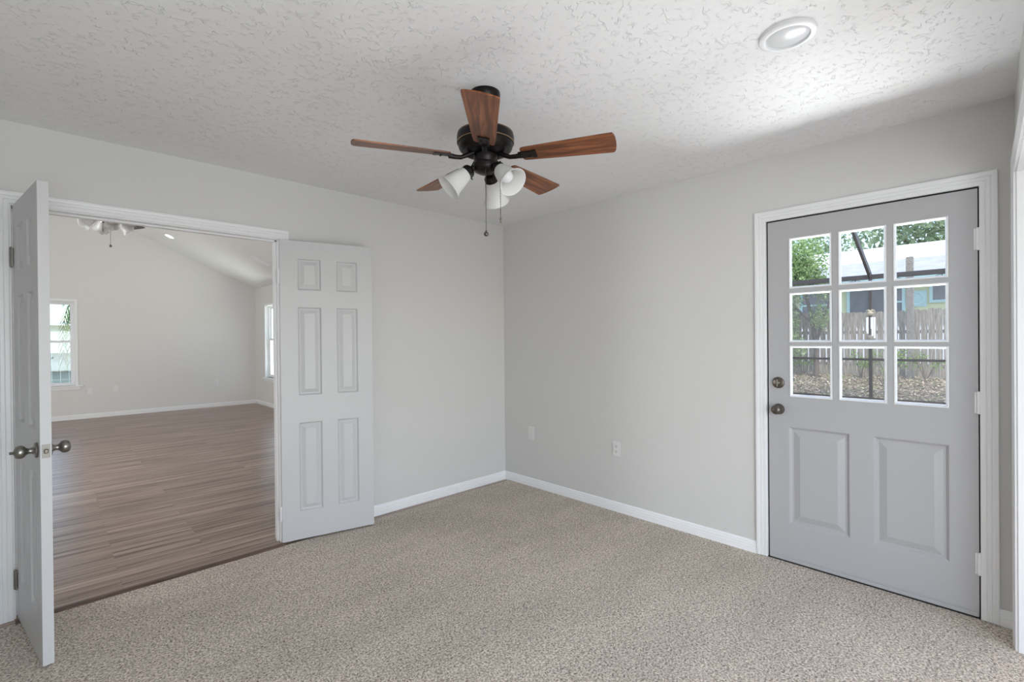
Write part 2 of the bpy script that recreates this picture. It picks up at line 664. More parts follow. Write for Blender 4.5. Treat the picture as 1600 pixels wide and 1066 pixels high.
# wall beside the camera with a wide cased opening, a degree and a half out of square
NEAR = Matrix.Translation((0, YC, 0)) @ Matrix.Rotation(R(1.5), 4, 'Z') @ Matrix.Translation((0, -YC, 0))
bm = nb()
box(bm, -.200, 0, YC - .11, YC, -.1, H)
box(bm, -3.95, -.200, YC - .11, YC, 2.06, H)
struct('wall_near', bm, M['wall'], 'narrow greige wall strip at the right edge beside the cased opening', 'wall', clean=False, mtx=NEAR)
struct('wall_side', BX(-4.05, -3.95, -5.05, 0, -.1, 2.6), M['wall'], 'greige bedroom wall behind the open left door leaf', 'wall')
bm = nb()
box(bm, -3.95, -3.5, -5.15, -5.05, -.1, 2.6)
box(bm, -.5, 0, -5.15, -5.05, -.1, 2.6)
box(bm, -3.5, -.5, -5.15, -5.05, -.1, .28)
box(bm, -3.5, -.5, -5.15, -5.05, 2.22, 2.6)
struct('wall_rear', bm, M['wall'], 'greige wall behind the camera with a wide opening added to let light in', 'wall', clean=False)  # unseen wall; its opening is added to admit the fill light

# door frames (jamb boards with stops)
bm = nb()
box(bm, XL - .018, XL, -.002, .122, -.004, ZT)
box(bm, XR, XR + .018, -.002, .122, -.004, ZT)
box(bm, XL - .018, XR + .018, -.002, .122, ZT, ZT + .018)
box(bm, XL, XL + .011, .040, .075, -.004, ZT)
box(bm, XR - .011, XR, .040, .075, -.004, ZT)
box(bm, XL, XR, .040, .075, ZT - .011, ZT)
struct('trim_1', bm, M['trim'], 'white jamb lining of the double doorway', 'door frame', bevel=.0015, clean=False)
casing('trim_2', XL - .006, XR + .006, -.01, ZT + .006, .058, .017, lambda u, v, h: (u, -h, v), 'white fluted casing around the double doorway')
casing('trim_3', XL - .006, XR + .006, -.004, ZT + .006, .058, .017, lambda u, v, h: (u, .12 + h, v), 'white casing on the far side of the double doorway')
# u runs towards -y on the right wall
YH, YL = -3.298, -2.363
bm = nb()
box(bm, 0.0, .15, YH - .014, YH, 0, 2.054)
box(bm, 0.0, .15, YL, YL + .009, 0, 2.054)
box(bm, 0.0, .15, YH - .013, YL + .009, 2.054, 2.066)
struct('trim_4', bm, M['trim'], 'white jamb lining of the glazed exterior door', 'door frame', clean=False)
bm = nb()
box(bm, .010, .075, YH - .001, YH + .003, 0, 2.054)
box(bm, .010, .075, YL - .006, YL + .001, 0, 2.054)
box(bm, .010, .075, YH + .003, YL - .006, 2.0475, 2.054)
box(bm, .047, .075, YH, YH + .014, 0, 2.054)
box(bm, .047, .075, YL - .014, YL, 0, 2.054)
box(bm, .047, .075, YH + .014, YL - .014, 2.038, 2.054)
struct('trim_5', bm, M['gap'], 'black weatherstrip in the gap around the exterior door', 'weatherstrip', clean=False)
casing('trim_6', -YL - .001, -YH + .001, .003, 2.053, .062, .018, lambda u, v, h: (-h, -u, v), 'white fluted casing around the glazed exterior door')
struct('trim_7', BX(-.004, .15, YH, YL, -.004, .004), M['gap'], 'dark threshold under the exterior door', 'threshold')
# cased opening beside the camera
bm = nb()
box(bm, -.222, -.200, YC - .112, YC + .002, 0, 2.06)
box(bm, -3.9, -.222, YC - .112, YC + .002, 2.038, 2.06)
struct('trim_8', bm, M['trim'], 'white jamb of the cased opening at the right edge', 'door frame', clean=False, mtx=NEAR)
bm = nb()
PC = lambda u, v, h: (-u, YC + h, v)
sweep_frame(bm, [((.216, -.0), (-1, 0)), ((.216, 2.044), (-1, 1)), ((3.9, 2.044), (1, 1))], casing_prof(.060, .018), PC)
struct('trim_9', bm, M['trim'], 'white casing of the opening at the right edge', 'door casing', mtx=NEAR)

# baseboards
PA = lambda u, d, z: (u, -d, z)
struct('baseboard_left', profile_run(nb(), BASE, PA, XR + .064, 0), M['base'], 'white baseboard along the doorway wall between the casing and the corner', 'baseboard')
PB = lambda u, d, z: (-d, u, z)
bm = profile_run(nb(), BASE, PB, 0, YL + .063)
struct('baseboard_right', bm, M['base'], 'white baseboard from the corner to the exterior door casing', 'baseboard')
struct('baseboard_end', profile_run(nb(), BASE, PB, YH - .063, YC), M['base'], 'short white baseboard between the exterior door and the right corner', 'baseboard')
struct('baseboard_near', profile_run(nb(), BASE, lambda u, d, z: (u, YC + d, z), -.155, 0), M['base'], 'white baseboard stub on the narrow wall at the right edge', 'baseboard', mtx=NEAR)

# threshold strip between carpet and laminate
bm = profile_run(nb(), [(0, 0), (.010, .008), (.022, .012), (.040, .011), (.055, .004), (.055, -.01), (0, -.01)], lambda u, d, z: (u, -.082 + d, z), XL, XR)
struct('trim_10', bm, M['strip'], 'brown wood reducer strip where carpet meets laminate', 'threshold', smooth=True)

# ------------------------------------------------------------------ far room
XF, YF = 0.079, 8.09
zs = lambda x: 2.497 + .455 * (XF - x)
XRIDGE = -3.1
# far wall with a window: x -3.76..-2.86, z .60..2.075
WX0, WX1, WZ0, WZ1 = -3.76, -2.855, .595, 2.085
bm = nb()
box(bm, -6.5, WX0, YF, YF + .15, -.1, 4.4)
box(bm, WX1, XF + .15, YF, YF + .15, -.1, 4.4)
box(bm, WX0, WX1, YF, YF + .15, -.1, WZ0)
box(bm, WX0, WX1, YF, YF + .15, WZ1, 4.4)
struct('wall_far', bm, M['farwall'], 'pale end wall of the room beyond the doorway', 'wall', clean=False)
VY0, VY1 = 6.50, 7.40
bm = nb()
box(bm, XF, XF + .15, 0, VY0, -.1, 2.7)
box(bm, XF, XF + .15, VY1, YF + .15, -.1, 2.7)
box(bm, XF, XF + .15, VY0, VY1, -.1, WZ0)
box(bm, XF, XF + .15, VY0, VY1, WZ1, 2.7)
struct('wall_far_side', bm, M['farwall'], 'side wall of the far room with the narrow window', 'wall', clean=False)
struct('wall_far_left', BX(-6.6, -6.5, 0, YF, -.1, 2.7), M['farwall'], 'unseen left wall of the far room', 'wall')
bm = nb()
for (xa, za), (xb, zb) in (((XF + .4, zs(XF + .4)), (XRIDGE, zs(XRIDGE))), ((XRIDGE, zs(XRIDGE)), (-6.7, zs(XRIDGE) - .455 * (XRIDGE + 6.7) * 1.0))):
    v = [bm.verts.new(c) for c in ((xa, -.02, za), (xb, -.02, zb), (xb, YF + .3, zb), (xa, YF + .3, za), (xa, -.02, za + .12), (xb, -.02, zb + .12), (xb, YF + .3, zb + .12), (xa, YF + .3, za + .12))]
    for f in ((0, 1, 2, 3), (4, 5, 6, 7), (0, 1, 5, 4), (2, 3, 7, 6), (0, 3, 7, 4), (1, 2, 6, 5)):
        bm.faces.new([v[i] for i in f])
struct('ceiling_far', bm, M['farceil'], 'sloping vaulted ceiling of the far room', 'ceiling', clean=False)
struct('baseboard_far', profile_run(nb(), BASE, lambda u, d, z: (u, YF - d, z), -6.5, XF), M['trim'], 'white baseboard along the end wall of the far room', 'baseboard')
struct('baseboard_far_side', profile_run(nb(), BASE, lambda u, d, z: (XF - d, u, z), .12, YF), M['trim'], 'white baseboard along the side wall of the far room', 'baseboard')


def sash_window(name, P, u0, u1, z0, z1, zm, label):
    """P(u, depth into the wall, z)."""
    def bb(bm, a0, a1, d0, d1, c0, c1):
        q0, q1 = Vector(P(a0, d0, c0)), Vector(P(a1, d1, c1))
        box(bm, min(q0.x, q1.x), max(q0.x, q1.x), min(q0.y, q1.y), max(q0.y, q1.y), c0, c1)
    def ring(bm, a0, a1, c0, c1, w, d0, d1):
        bb(bm, a0, a0 + w, d0, d1, c0, c1)
        bb(bm, a1 - w, a1, d0, d1, c0, c1)
        bb(bm, a0 + w, a1 - w, d0, d1, c0, c0 + w)
        bb(bm, a0 + w, a1 - w, d0, d1, c1 - w, c1)
    root = empty(name, P(u0, 0, z0))
    tag(root, label, 'window', kind='structure')
    inv = Matrix.Translation(-Vector(P(u0, 0, z0)))
    bm = nb(); ring(bm, u0, u1, z0, z1, .022, .06, .15)
    link('window_frame', bm, M['trim'], root, inv, clean=False)
    for nm, c0, c1, d in (('upper_sash', zm - .02, z1 - .022, .10), ('lower_sash', z0 + .022, zm + .02, .07)):
        bm = nb(); ring(bm, u0 + .022, u1 - .022, c0, c1, .034, d, d + .028)
        s = link(nm, bm, M['trim'], root, inv, clean=False)
        bm = nb(); bb(bm, u0 + .056, u1 - .056, d + .011, d + .016, c0 + .034, c1 - .034)
        link('glass_pane', bm, M['winglass'], s, clean=False)
    bm = nb(); bb(bm, u0 - .10, u1 + .10, -.045, .06, z0 - .022, z0)
    bb(bm, u0 - .07, u1 + .07, -.012, .0, z0 - .07, z0 - .022)
    link('window_sill', bm, M['trim'], root, inv, bevel=.003, clean=False)
    bm = nb()
    bb(bm, u0 - .04, u0, -.012, .0, z0, z1 + .04); bb(bm, u1, u1 + .04, -.012, 0, z0, z1 + .04); bb(bm, u0, u1, -.012, 0, z1, z1 + .04)
    link('window_casing', bm, M['trim'], root, inv, clean=False)
    return root


sash_window('window_1', lambda u, d, z: (u, YF + d, z), WX0, WX1, WZ0, WZ1, 1.375, 'white sash window showing a palm frond, on the end wall of the far room')
sash_window('window_2', lambda u, d, z: (XF + d, u, z), VY0, VY1, WZ0, WZ1, 1.385, 'narrow slice of white sash window beside the right jamb of the doorway')


# ------------------------------------------------------------------ doors
def hinge(parent, x, y, z, m, dx=.018, hgt=.09):
    bm = nb()
    tube(bm, [(x, y, z - hgt / 2), (x, y, z + hgt / 2)], .0065, 10)
    for k in (-1, 1):
        sphere(bm, (x, y, z + k * hgt / 2), .0055, 8, 6)
    box(bm, x - .004, x + dx, y - .001, y + .0015, z - hgt / 2, z + hgt / 2)
    return link('hinge', bm, m, parent, smooth=True)


def knob_bm(p, d):
    """Round door knob with rose: sits at p, points along d."""
    bm = nb()
    lathe(bm, [(0, 0), (.031, 0), (.0325, .004), (.030, .009), (.016, .012), (.0125, .018), (.012, .028), (.016, .034), (.0235, .039), (.0272, .047), (.0272, .056), (.0235, .064), (.016, .0685), (.009, .070), (0, .070)], 28, along(p, d))
    return bm


def six_panel(name, o, X, label, knobs):
    X = Vector(X).normalized()
    Y = Vector((-X.y, X.x, 0))
    w, t = .604, .035
    cols = ((.105, .258), (.356, .503))
    rows = ((.196, .80), (.98, 1.58), (1.692, 1.908))
    root = link(name, door_slab(w, .012, 2.024, t, [(a, b, c, d) for a, b in cols for c, d in rows], []), M['door'], mtx=basis(o, X, Y, (0, 0, 1)), bevel=.0015)
    tag(root, label, 'door', kind='structure')
    if knobs:
        for s, y in ((-1, 0), (1, t)):
            k = link('door_knob', knob_bm((w - .062, y, .902), (0, s, 0)), M['nickel'], root, smooth=True)
            if s < 0:
                bm = nb()
                box(bm, -.0015, .0015, -.006, .006, 0, .012, along((w - .062, -.070, .902), (0, -1, 0)))
                link('turn_button', bm, M['nickel'], k)
        bm = nb()
        box(bm, w - .001, w + .0012, t / 2 - .0125, t / 2 + .0125, .874, .930)
        lp = link('latch_plate', bm, M['plate_metal'], root, bevel=.0008)
        bm = nb()
        box(bm, w, w + .009, t / 2 - .007, t / 2 + .007, .893, .911)
        link('latch_bolt', bm, M['pewter'], lp, bevel=.003)
    return root, t


r1, t = six_panel('door_1', (XL + .007, -.022, 0), (.153, -.988, 0), 'white six panel door leaf standing open at the left edge with nickel knobs', True)
for z in (.195, 1.772):
    hinge(r1, -.007, -.006, z, M['nickel'], .030)
r2, t = six_panel('door_2', (-2.07, -.050, 0), (.976, -.215, 0), 'white six panel door leaf swung back against the wall right of the doorway', False)
for z in (.20, 1.78):
    hinge(r2, -.006, .010, z, M['trim'], .012)

# exterior half glass door; local X runs from the latch side (-2.372) to the hinge side
Ed = basis((.001, -2.372, 0), (0, -1, 0), (1, 0, 0), (0, 0, 1))
w = 3.293 - 2.372
lu = [(.115, .332), (.362, .577), (.604, .819)]
lv = [(.991, 1.296), (1.315, 1.610), (1.633, 1.934)]
lites = [(a, b, c, d) for a, b in lu for c, d in lv]
pan = [(.108, .412, .231, .813), (.515, .819, .231, .813)]
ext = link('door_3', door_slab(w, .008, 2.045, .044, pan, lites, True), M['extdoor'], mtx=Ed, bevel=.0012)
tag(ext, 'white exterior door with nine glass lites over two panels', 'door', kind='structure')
bm = nb()
for (a, b, c, d) in lites:
    prev = None
    for i, dep in ((0, -.002), (.003, -.005), (.007, -.005), (.013, .009), (.013, .014), (0, .014)):
        ring = [bm.verts.new((u, dep, v)) for u, v in ((a + i, c + i), (b - i, c + i), (b - i, d - i), (a + i, d - i))]
        if prev:
            for q in range(4):
                bm.faces.new((prev[q], prev[(q + 1) % 4], ring[(q + 1) % 4], ring[q]))
        prev = ring
link('glazing_bead', bm, M['trim'], ext)
bm = nb()
for (a, b, c, d) in lites:
    box(bm, a, b, .016, .020, c, d)
link('window_pane', bm, M['glass'], ext, clean=False)
bm = nb()
box(bm, 0.002, w - .002, -.006, 0, .008, .028)
box(bm, 0.002, w - .002, -.003, 0, .028, .034)
sw = link('door_sweep', bm, M['extdoor'], ext, bevel=.002, clean=False)
bm = nb()
for k in range(4):
    sphere(bm, (.12 + k * .23, -.0065, .019), .004, 8, 5)
link('sweep_screw', bm, M['extdoor'], sw, smooth=True)
for z in (.262, 1.028, 1.804):
    hb = nb()
    tube(hb, [(w + .0005, -.007, z - .053), (w + .0005, -.007, z + .053)], .0075, 10)
    box(hb, w - .013, w + .013, -.0035, .0, z - .05, z + .05)
    link('hinge', hb, M['trim'], ext, smooth=True)
link('door_knob', knob_bm((.056, 0, .913), (0, -1, 0)), M['pewter'], ext, smooth=True)
bm = lathe(nb(), [(0, 0), (.033, 0), (.034, .004), (.032, .010), (.026, .013), (0, .014)], 28, along((.055, 0, 1.072), (0, -1, 0)))
db = link('deadbolt', bm, M['pewter'], ext, smooth=True)
bm = nb()
lathe(bm, [(0, .013), (.009, .013), (.009, .017), (0, .018)], 16, along((.055, 0, 1.072), (0, -1, 0)))
box(bm, .0515, .0585, -.034, -.014, 1.048, 1.096)
link('thumb_turn', bm, M['nickel'], db, bevel=.0025, clean=False)


# ------------------------------------------------------------------ ceiling fans
def fan(name, loc, ceil_dz, label, mb, mbl, Rb, az0, shades, chains, scallop=False, inner=.165):
    """Origin at the centre of the blade plane; ceil_dz is the ceiling above it."""
    root = empty(name, loc)
    tag(root, label, 'ceiling fan')
    top = ceil_dz
    link('canopy', lathe(nb(), [(0, top), (.066, top), (.067, top - .012), (.063, top - .030), (.045, top - .050), (.018, top - .058), (0, top - .058)], 32), mb, root, smooth=True)
    link('downrod', tube(nb(), [(0, 0, .12), (0, 0, top - .05)], .0125, 16), mb, root, smooth=True)
    mo = link('motor_housing', lathe(nb(), [(0, .128), (.030, .126), (.060, .120), (.105, .116), (.118, .110), (.125, .100), (.1265, .092), (.1265, .070), (.121, .064), (.121, .056), (.117, .040), (.104, .026), (.085, .019), (.060, .017), (0, .017)], 48), mb, root, smooth=True)
    for z, rr in ((.066, .1255), (.106, .1215)):
        bm = nb()
        lathe(bm, [(rr - .002, z - .0022), (rr + .0018, z - .0012), (rr + .0018, z + .0012), (rr - .002, z + .0022)], 48, close=True)
        link('motor_rim', bm, M['gold'] if not scallop else mb, mo, smooth=True)
    link('switch_housing', lathe(nb(), [(.044, .019), (.052, .012), (.052, -.012), (.047, -.018), (.047, -.022), (.056, -.028), (.058, -.044), (.050, -.058), (.030, -.068), (.010, -.072), (0, -.072)], 32), mb, root, smooth=True)
    # blades
    for k in range(5):
        a = R(az0 + 72 * k)
        rot = Matrix.Rotation(a, 4, 'Z') @ Matrix.Rotation(R(-12), 4, 'X')
        bm = nb()
        n = 14
        outl = []
        for i in range(n + 1):
            x = inner + (Rb - .028 - inner) * i / n
            outl.append((x, .044 + .023 * ((x - inner) / (Rb - inner)) ** .9))
        outl += [(Rb - .010, .0655), (Rb - .003, .052), (Rb + .001, .03), (Rb + .0025, 0)]
        pts = [(inner, -.036)] + [(inner + .008, -.044)] + [(x, -y) for x, y in outl[1:]] + [(x, y) for x, y in outl[-2:0:-1]] + [(inner + .008, .044), (inner, .036)]
        lo = [bm.verts.new((x, y, -.0028)) for x, y in pts]
        hi = [bm.verts.new((x, y, .0028)) for x, y in pts]
        bm.faces.new(lo[::-1]); bm.faces.new(hi)
        for i in range(len(pts)):
            j = (i + 1) % len(pts)
            bm.faces.new((lo[i], lo[j], hi[j], hi[i]))
        bl = link('fan_blade', bm, mbl, root, rot)
        bm = nb()
        box(bm, inner - .012, inner + .062, -.0215, .0215, -.0075, -.003)
        box(bm, inner + .050, inner + .066, -.0245, .0245, -.0085, -.003)
        for sy in (-1, 1):
            sphere(bm, (inner + .035, sy * .012, -.0085), .004, 8, 5)
        tube(bm, [(.058, 0, .018), (.085, 0, .004), (.112, 0, -.008), (.138, 0, -.009), (inner + .0, 0, -.006)], [.011, .010, .0095, .010, .012], 10)
        link('blade_iron', bm, mb, bl, smooth=True, clean=False)
    # light kit
    for az, el in shades:
        d = Vector((math.cos(R(az)) * math.cos(R(el)), math.sin(R(az)) * math.cos(R(el)), -math.sin(R(el))))
        h = Vector((math.cos(R(az)), math.sin(R(az)), 0))
        p = h * .062 + Vector((0, 0, -.050))
        bm = nb()
        tube(bm, [h * .045 + Vector((0, 0, -.045)), p, p + d * .012], .011, 10)
        lathe(bm, [(0, .004), (.018, .004), (.027, .012), (.030, .020), (.030, .036), (.027, .036), (.0, .030)], 24, along(p, d))
        for q in range(3):
            e = along(p + d * .03, d) @ Matrix.Rotation(q * 2.094, 4, 'Z')
            tube(bm, [e @ Vector((.029, 0, 0)), e @ Vector((.038, 0, 0))], .0028, 6)
        so = link('lamp_holder', bm, mb, root, smooth=True, clean=False)
        pr = [(.0255, 0), (.028, .006), (.033, .020), (.038, .040), (.0415, .060), (.0445, .078), (.050, .096), (.058, .110), (.063, .116)]
        prof = pr + [(r - .003, z - .0005) for r, z in pr[::-1]]
        bm = lathe(nb(), prof, 36, along(p + d * .026, d), close=True)
        if scallop:
            c0 = p + d * .026
            for v in bm.verts:
                s = (v.co - c0).dot(d)
                if s > .085:
                    e = v.co - c0 - d * s
                    ang = math.atan2(e.dot(d.cross(h).normalized()), e.dot(d.orthogonal().normalized()))
                    v.co += d * (.010 * math.cos(6 * ang) * (s - .085) / .03)
        link('glass_shade', bm, M['shade'], root, smooth=True)
        bm = lathe(nb(), [(0, .0), (.013, .0), (.014, .022), (.022, .040), (.029, .060), (.029, .070), (.022, .086), (.010, .094), (0, .095)], 24, along(p + d * .022, d))
        link('light_bulb', bm, M['bulb'], so, smooth=True)
    for x, y, z0, z1, ball in chains:
        bm = nb()
        tube(bm, [(x, y, z0), (x, y, z1)], .0013, 6)
        n = int((z0 - z1) / .012)
        for i in range(n):
            sphere(bm, (x, y, z0 - i * .012), .0021, 6, 4)
        c = link('pull_chain', bm, M['chain'], root, smooth=True, clean=False)
        if ball:
            bm = nb()
            sphere(bm, (x, y, z1 - .009), .0105, 16, 10)
            lathe(bm, [(0, z1 + .008), (.0035, z1 + .007), (.004, z1 - .001), (0, z1 - .002)], 10, Matrix.Translation((x, y, 0)))
            link('pull_ball', bm, M['pewter'], c, smooth=True, clean=False)
        else:
            bm = nb()
            lathe(bm, [(0, z1 + .002), (.003, z1), (.0038, z1 - .02), (0, z1 - .026)], 10, Matrix.Translation((x, y, 0)))
            link('pull_ball', bm, M['pewter'], c, smooth=True)
    return root


FZ = 2.152
fan('ceiling_fan', (-1.770, -1.787, FZ), H - FZ, 'bronze ceiling fan with five walnut blades and three frosted tulip shades', M['bronze'], M['blade'], .565, 227.36,
    [(272, 42), (152, 42), (32, 42)], [(.004 * .72 - .03, -.03, -.06, -.335, True), (.030, -.062, -.055, -.268, False)])
fan('ceiling_fan', (-2.79, 2.25, 2.535), zs(-2.79) - 2.535, 'partly hidden white shaded ceiling fan just below the head of the doorway', M['nickel'], M['bladegrey'], .72, 66,
    [(10, 40), (100, 40), (190, 40), (280, 40)], [(.02, -.06, -.06, -.31, True), (-.03, -.04, -.06, -.17, False)], scallop=True)

# ------------------------------------------------------------------ recessed lights and vent
def downlight(loc, label, r, lens, mtx=None):
    root = empty('recessed_light', loc, mtx)
    tag(root, label, 'recessed light')
    link('trim_ring', lathe(nb(), [(r * .74, -.004), (r * .78, -.013), (r * .92, -.014), (r * .985, -.010), (r, -.004), (r, 0), (r * .74, 0)], 64, close=True), M['trim'], root, smooth=True)
    link('lens', lathe(nb(), [(0, -.016), (r * .30, -.015), (r * .55, -.012), (r * .72, -.0075), (r * .76, -.004), (r * .76, -.001), (0, -.001)], 64), lens, root, smooth=True)
    return root


downlight((-1.240, -2.842, H), 'round white recessed light, unlit, on the bedroom ceiling', .093, M['lens'])
tilt = math.atan(.455)
sl = basis((-1.605, 7.08, zs(-1.605)), (math.cos(tilt), 0, -math.sin(tilt)), (0, 1, 0), (math.sin(tilt), 0, math.cos(tilt)))
dl = downlight((0, 0, 0), 'lit recessed light shining white on the sloped ceiling of the far room', .085, M['led'], sl)
sv = basis((-.50, 5.7, zs(-.50)), (math.cos(tilt), 0, -math.sin(tilt)), (0, 1, 0), (math.sin(tilt), 0, math.cos(tilt)))
vent = empty('ceiling_vent', mtx=sv)
tag(vent, 'white louvred air vent on the sloped ceiling of the far room', 'vent')
bm = nb()
box(bm, -.16, .16, -.10, -.08, -.010, 0); box(bm, -.16, .16, .08, .10, -.010, 0); box(bm, -.16, -.14, -.08, .08, -.010, 0); box(bm, .14, .16, -.08, .08, -.010, 0)
link('vent_frame', bm, M['trim'], vent, clean=False)
bm = nb()
for k in range(6):
    box(bm, -.14, .14, -.004, .004, -.012, .0, Matrix.Translation((0, -.066 + k * .0265, 0)) @ Matrix.Rotation(R(35), 4, 'X'))
link('vent_louvre', bm, M['trim'], vent, clean=False)


# ------------------------------------------------------------------ wall plates
def wall_plate(name, mtx, label, outlet, cat):
    """local X across, Z up, -Y out of the wall."""
    root = empty(name, mtx=mtx)
    tag(root, label, cat)
    bm = nb()
    box(bm, -.036, .036, -.006, 0, -.058, .058)
    pl = link('cover_plate', bm, M['plate'], root, bevel=.003)
    if outlet:
        for z in (-.021, .021):
            bm = nb()
            lathe(bm, [(0, 0), (.0165, 0), (.0165, .0018), (.0155, .0028), (0, .0028)], 24, along((0, -.0058, z), (0, -1, 0)))
            rc = link('receptacle', bm, M['plate'], root, smooth=True)
            bm = nb()
            box(bm, -.0078, -.0052, -.0092, -.0085, z - .001, z + .009)
            box(bm, .0052, .0078, -.0092, -.0085, z - .001, z + .008)
            lathe(bm, [(0, 0), (.0026, 0), (.0026, .0006), (0, .0006)], 10, along((0, -.0086, z - .0075), (0, -1, 0)))
            link('socket_slot', bm, M['slot'], rc, clean=False)
        bm = nb(); sphere(bm, (0, -.006, 0), .003, 8, 6)
        link('screw', bm, M['plate'], root, smooth=True)
    else:
        bm = nb()
        box(bm, -.0165, .0165, -.0085, -.004, -.0335, .0335)
        link('insert', bm, M['plate'], root, bevel=.0015)
        for z in (-.047, .047):
            bm = nb()
            sphere(bm, (0, -.006, z), .003, 8, 6)
            link('screw', bm, M['plate'], root, smooth=True)
    return root


RW = lambda y, z: basis((0, y, z), (0, -1, 0), (1, 0, 0), (0, 0, 1))
FW = lambda x, z: basis((x, YF, z), (1, 0, 0), (0, 1, 0), (0, 0, 1))
wall_plate('wall_plate', RW(-.356, .487), 'blank white wall plate near the room corner', False, 'wall plate')
wall_plate('electrical_outlet', RW(-1.273, .487), 'white duplex outlet on the wall between the corner and the exterior door', True, 'outlet')
wall_plate('wall_plate', FW(-2.668, .480), 'white wall plate right below the sill end of the far room window', False, 'wall plate')
wall_plate('wall_plate', FW(-2.303, .500), 'second white wall plate from the window on the far room end wall', False, 'wall plate')
wall_plate('electrical_outlet', FW(-.682, .505), 'white outlet near the right corner of the far room end wall', True, 'outlet')

# ------------------------------------------------------------------ outside the glazed door
struct('deck', BX(.15, 9.9, -8, 5, -.16, -.055), M['deck'], 'grey concrete deck outside the glazed door', 'deck')
bm = nb()
rows = [(9.9, -.075), (10.5, -.03), (11.4, .06), (12.4, .17), (13.2, .235), (15, .28), (20, .3), (45, .3)]
grid = []
for x, z in rows:
    grid.append([bm.verts.new((x, -22 + k * 1.0, z + (0.02 * math.sin(k * 1.7 + x * 3) if 9.9 < x < 13 else 0))) for k in range(56)])
for a, b in zip(grid, grid[1:]):
    for k in range(55):
        bm.faces.new((a[k], b[k], b[k + 1], a[k + 1]))
struct('ground', bm, M['ground'], 'leaf covered bare yard between the screen enclosure and the fence', 'ground', smooth=True)

# screened pool enclosure
XP = 9.9
enc = empty('screen_enclosure', (XP, 0, 0))
tag(enc, 'dark framed screen enclosure seen through the glazed door', 'screen enclosure')
ei = Matrix.Translation((-XP, 0, 0))
ZB = 2.70
PY = (-4.3, -1.28, 1.74)
for y in PY:
    link('post', BX(XP - .05, XP + .05, y - .026, y + .026, -.055, ZB), M['cage'], enc, ei)
link('eave_beam', BX(XP - .05, XP + .05, -7, 4.8, ZB - .10, ZB), M['cage'], enc, ei)
link('chair_rail', BX(XP - .025, XP + .025, -7, 4.8, .80, .85), M['cage'], enc, ei)
link('kick_rail', BX(XP - .025, XP + .025, -7, 4.8, -.055, -.02), M['cage'], enc, ei)
for y in PY:
    bm = nb()
    d = Vector((-2.0, 0, .91)).normalized()
    box(bm, 0, 3.2, -.026, .026, -.06, .06, basis((XP, y, ZB - .03), d, (0, -1, 0) if d.x < 0 else (0, 1, 0), Vector((d.z, 0, -d.x))))
    link('rafter', bm, M['cage'], enc, ei)
link('screen_mesh', BX(XP - .002, XP + .002, -7, 4.8, -.02, ZB - .1), M['screen'], enc, ei)

# string of bulbs under the eave beam
st = empty('string_light', (XP - .08, 0, 2.6))
tag(st, 'sagging cable of small bulbs hung under the screen enclosure beam', 'string light')
ys = [-3.4, -2.47, -1.72, -1.02, -.2, .7]
pts = []
for a, b in zip(ys, ys[1:]):
    for i in range(8):
        t_ = i / 8
        pts.append((0, a + (b - a) * t_, .0 - .10 * math.sin(math.pi * t_)))
pts.append((0, ys[-1], 0))
link('cable', tube(nb(), pts, .006, 6), M['gap'], st, smooth=True)
for y in ys[:5]:
    bm = nb()
    lathe(bm, [(0, 0), (.012, 0), (.014, -.05), (.010, -.055)], 10, Matrix.Translation((0, y, 0)))
    sphere(bm, (0, y, -.085), .034, 12, 8)
    link('bulb', bm, M['cage'], st, smooth=True, clean=False)

# wind chime
wc = empty('wind_chime', (9.55, -1.335, 1.90))
tag(wc, 'wind chime with pale tubes hanging before the enclosure post', 'wind chime')
bm = nb()
tube(bm, [(0, 0, .02), (0, 0, .82)], .006, 6)
link('hanging_cord', bm, M['cage'], wc)
bm = nb()
sphere(bm, (0, 0, -.07), .06, 12, 8, .8)
for s in (-1, 1):
    tube(bm, [(0, 0, -.04), (0, s * .035, .0), (0, s * .08, -.01)], [.03, .022, .006], 8)
link('topper', bm, mat('painted chime topper', srgb(150, 140, 118), 0.6, noise=(30, .5)), wc, smooth=True, clean=False)
for k in range(5):
    a = 2 * math.pi * k / 5
    x, y = .07 * math.cos(a), .07 * math.sin(a)
    link('chime_tube', tube(nb(), [(x, y, -.15), (x, y, -.40 - .05 * k)], .016, 8), M['plate'], wc, smooth=True)
bm = nb()
tube(bm, [(0, 0, -.13), (0, 0, -.55)], .004, 5)
sphere(bm, (0, 0, -.58), .04, 10, 8, 1.4)
link('clapper', bm, M['fence'], wc, smooth=True, clean=False)

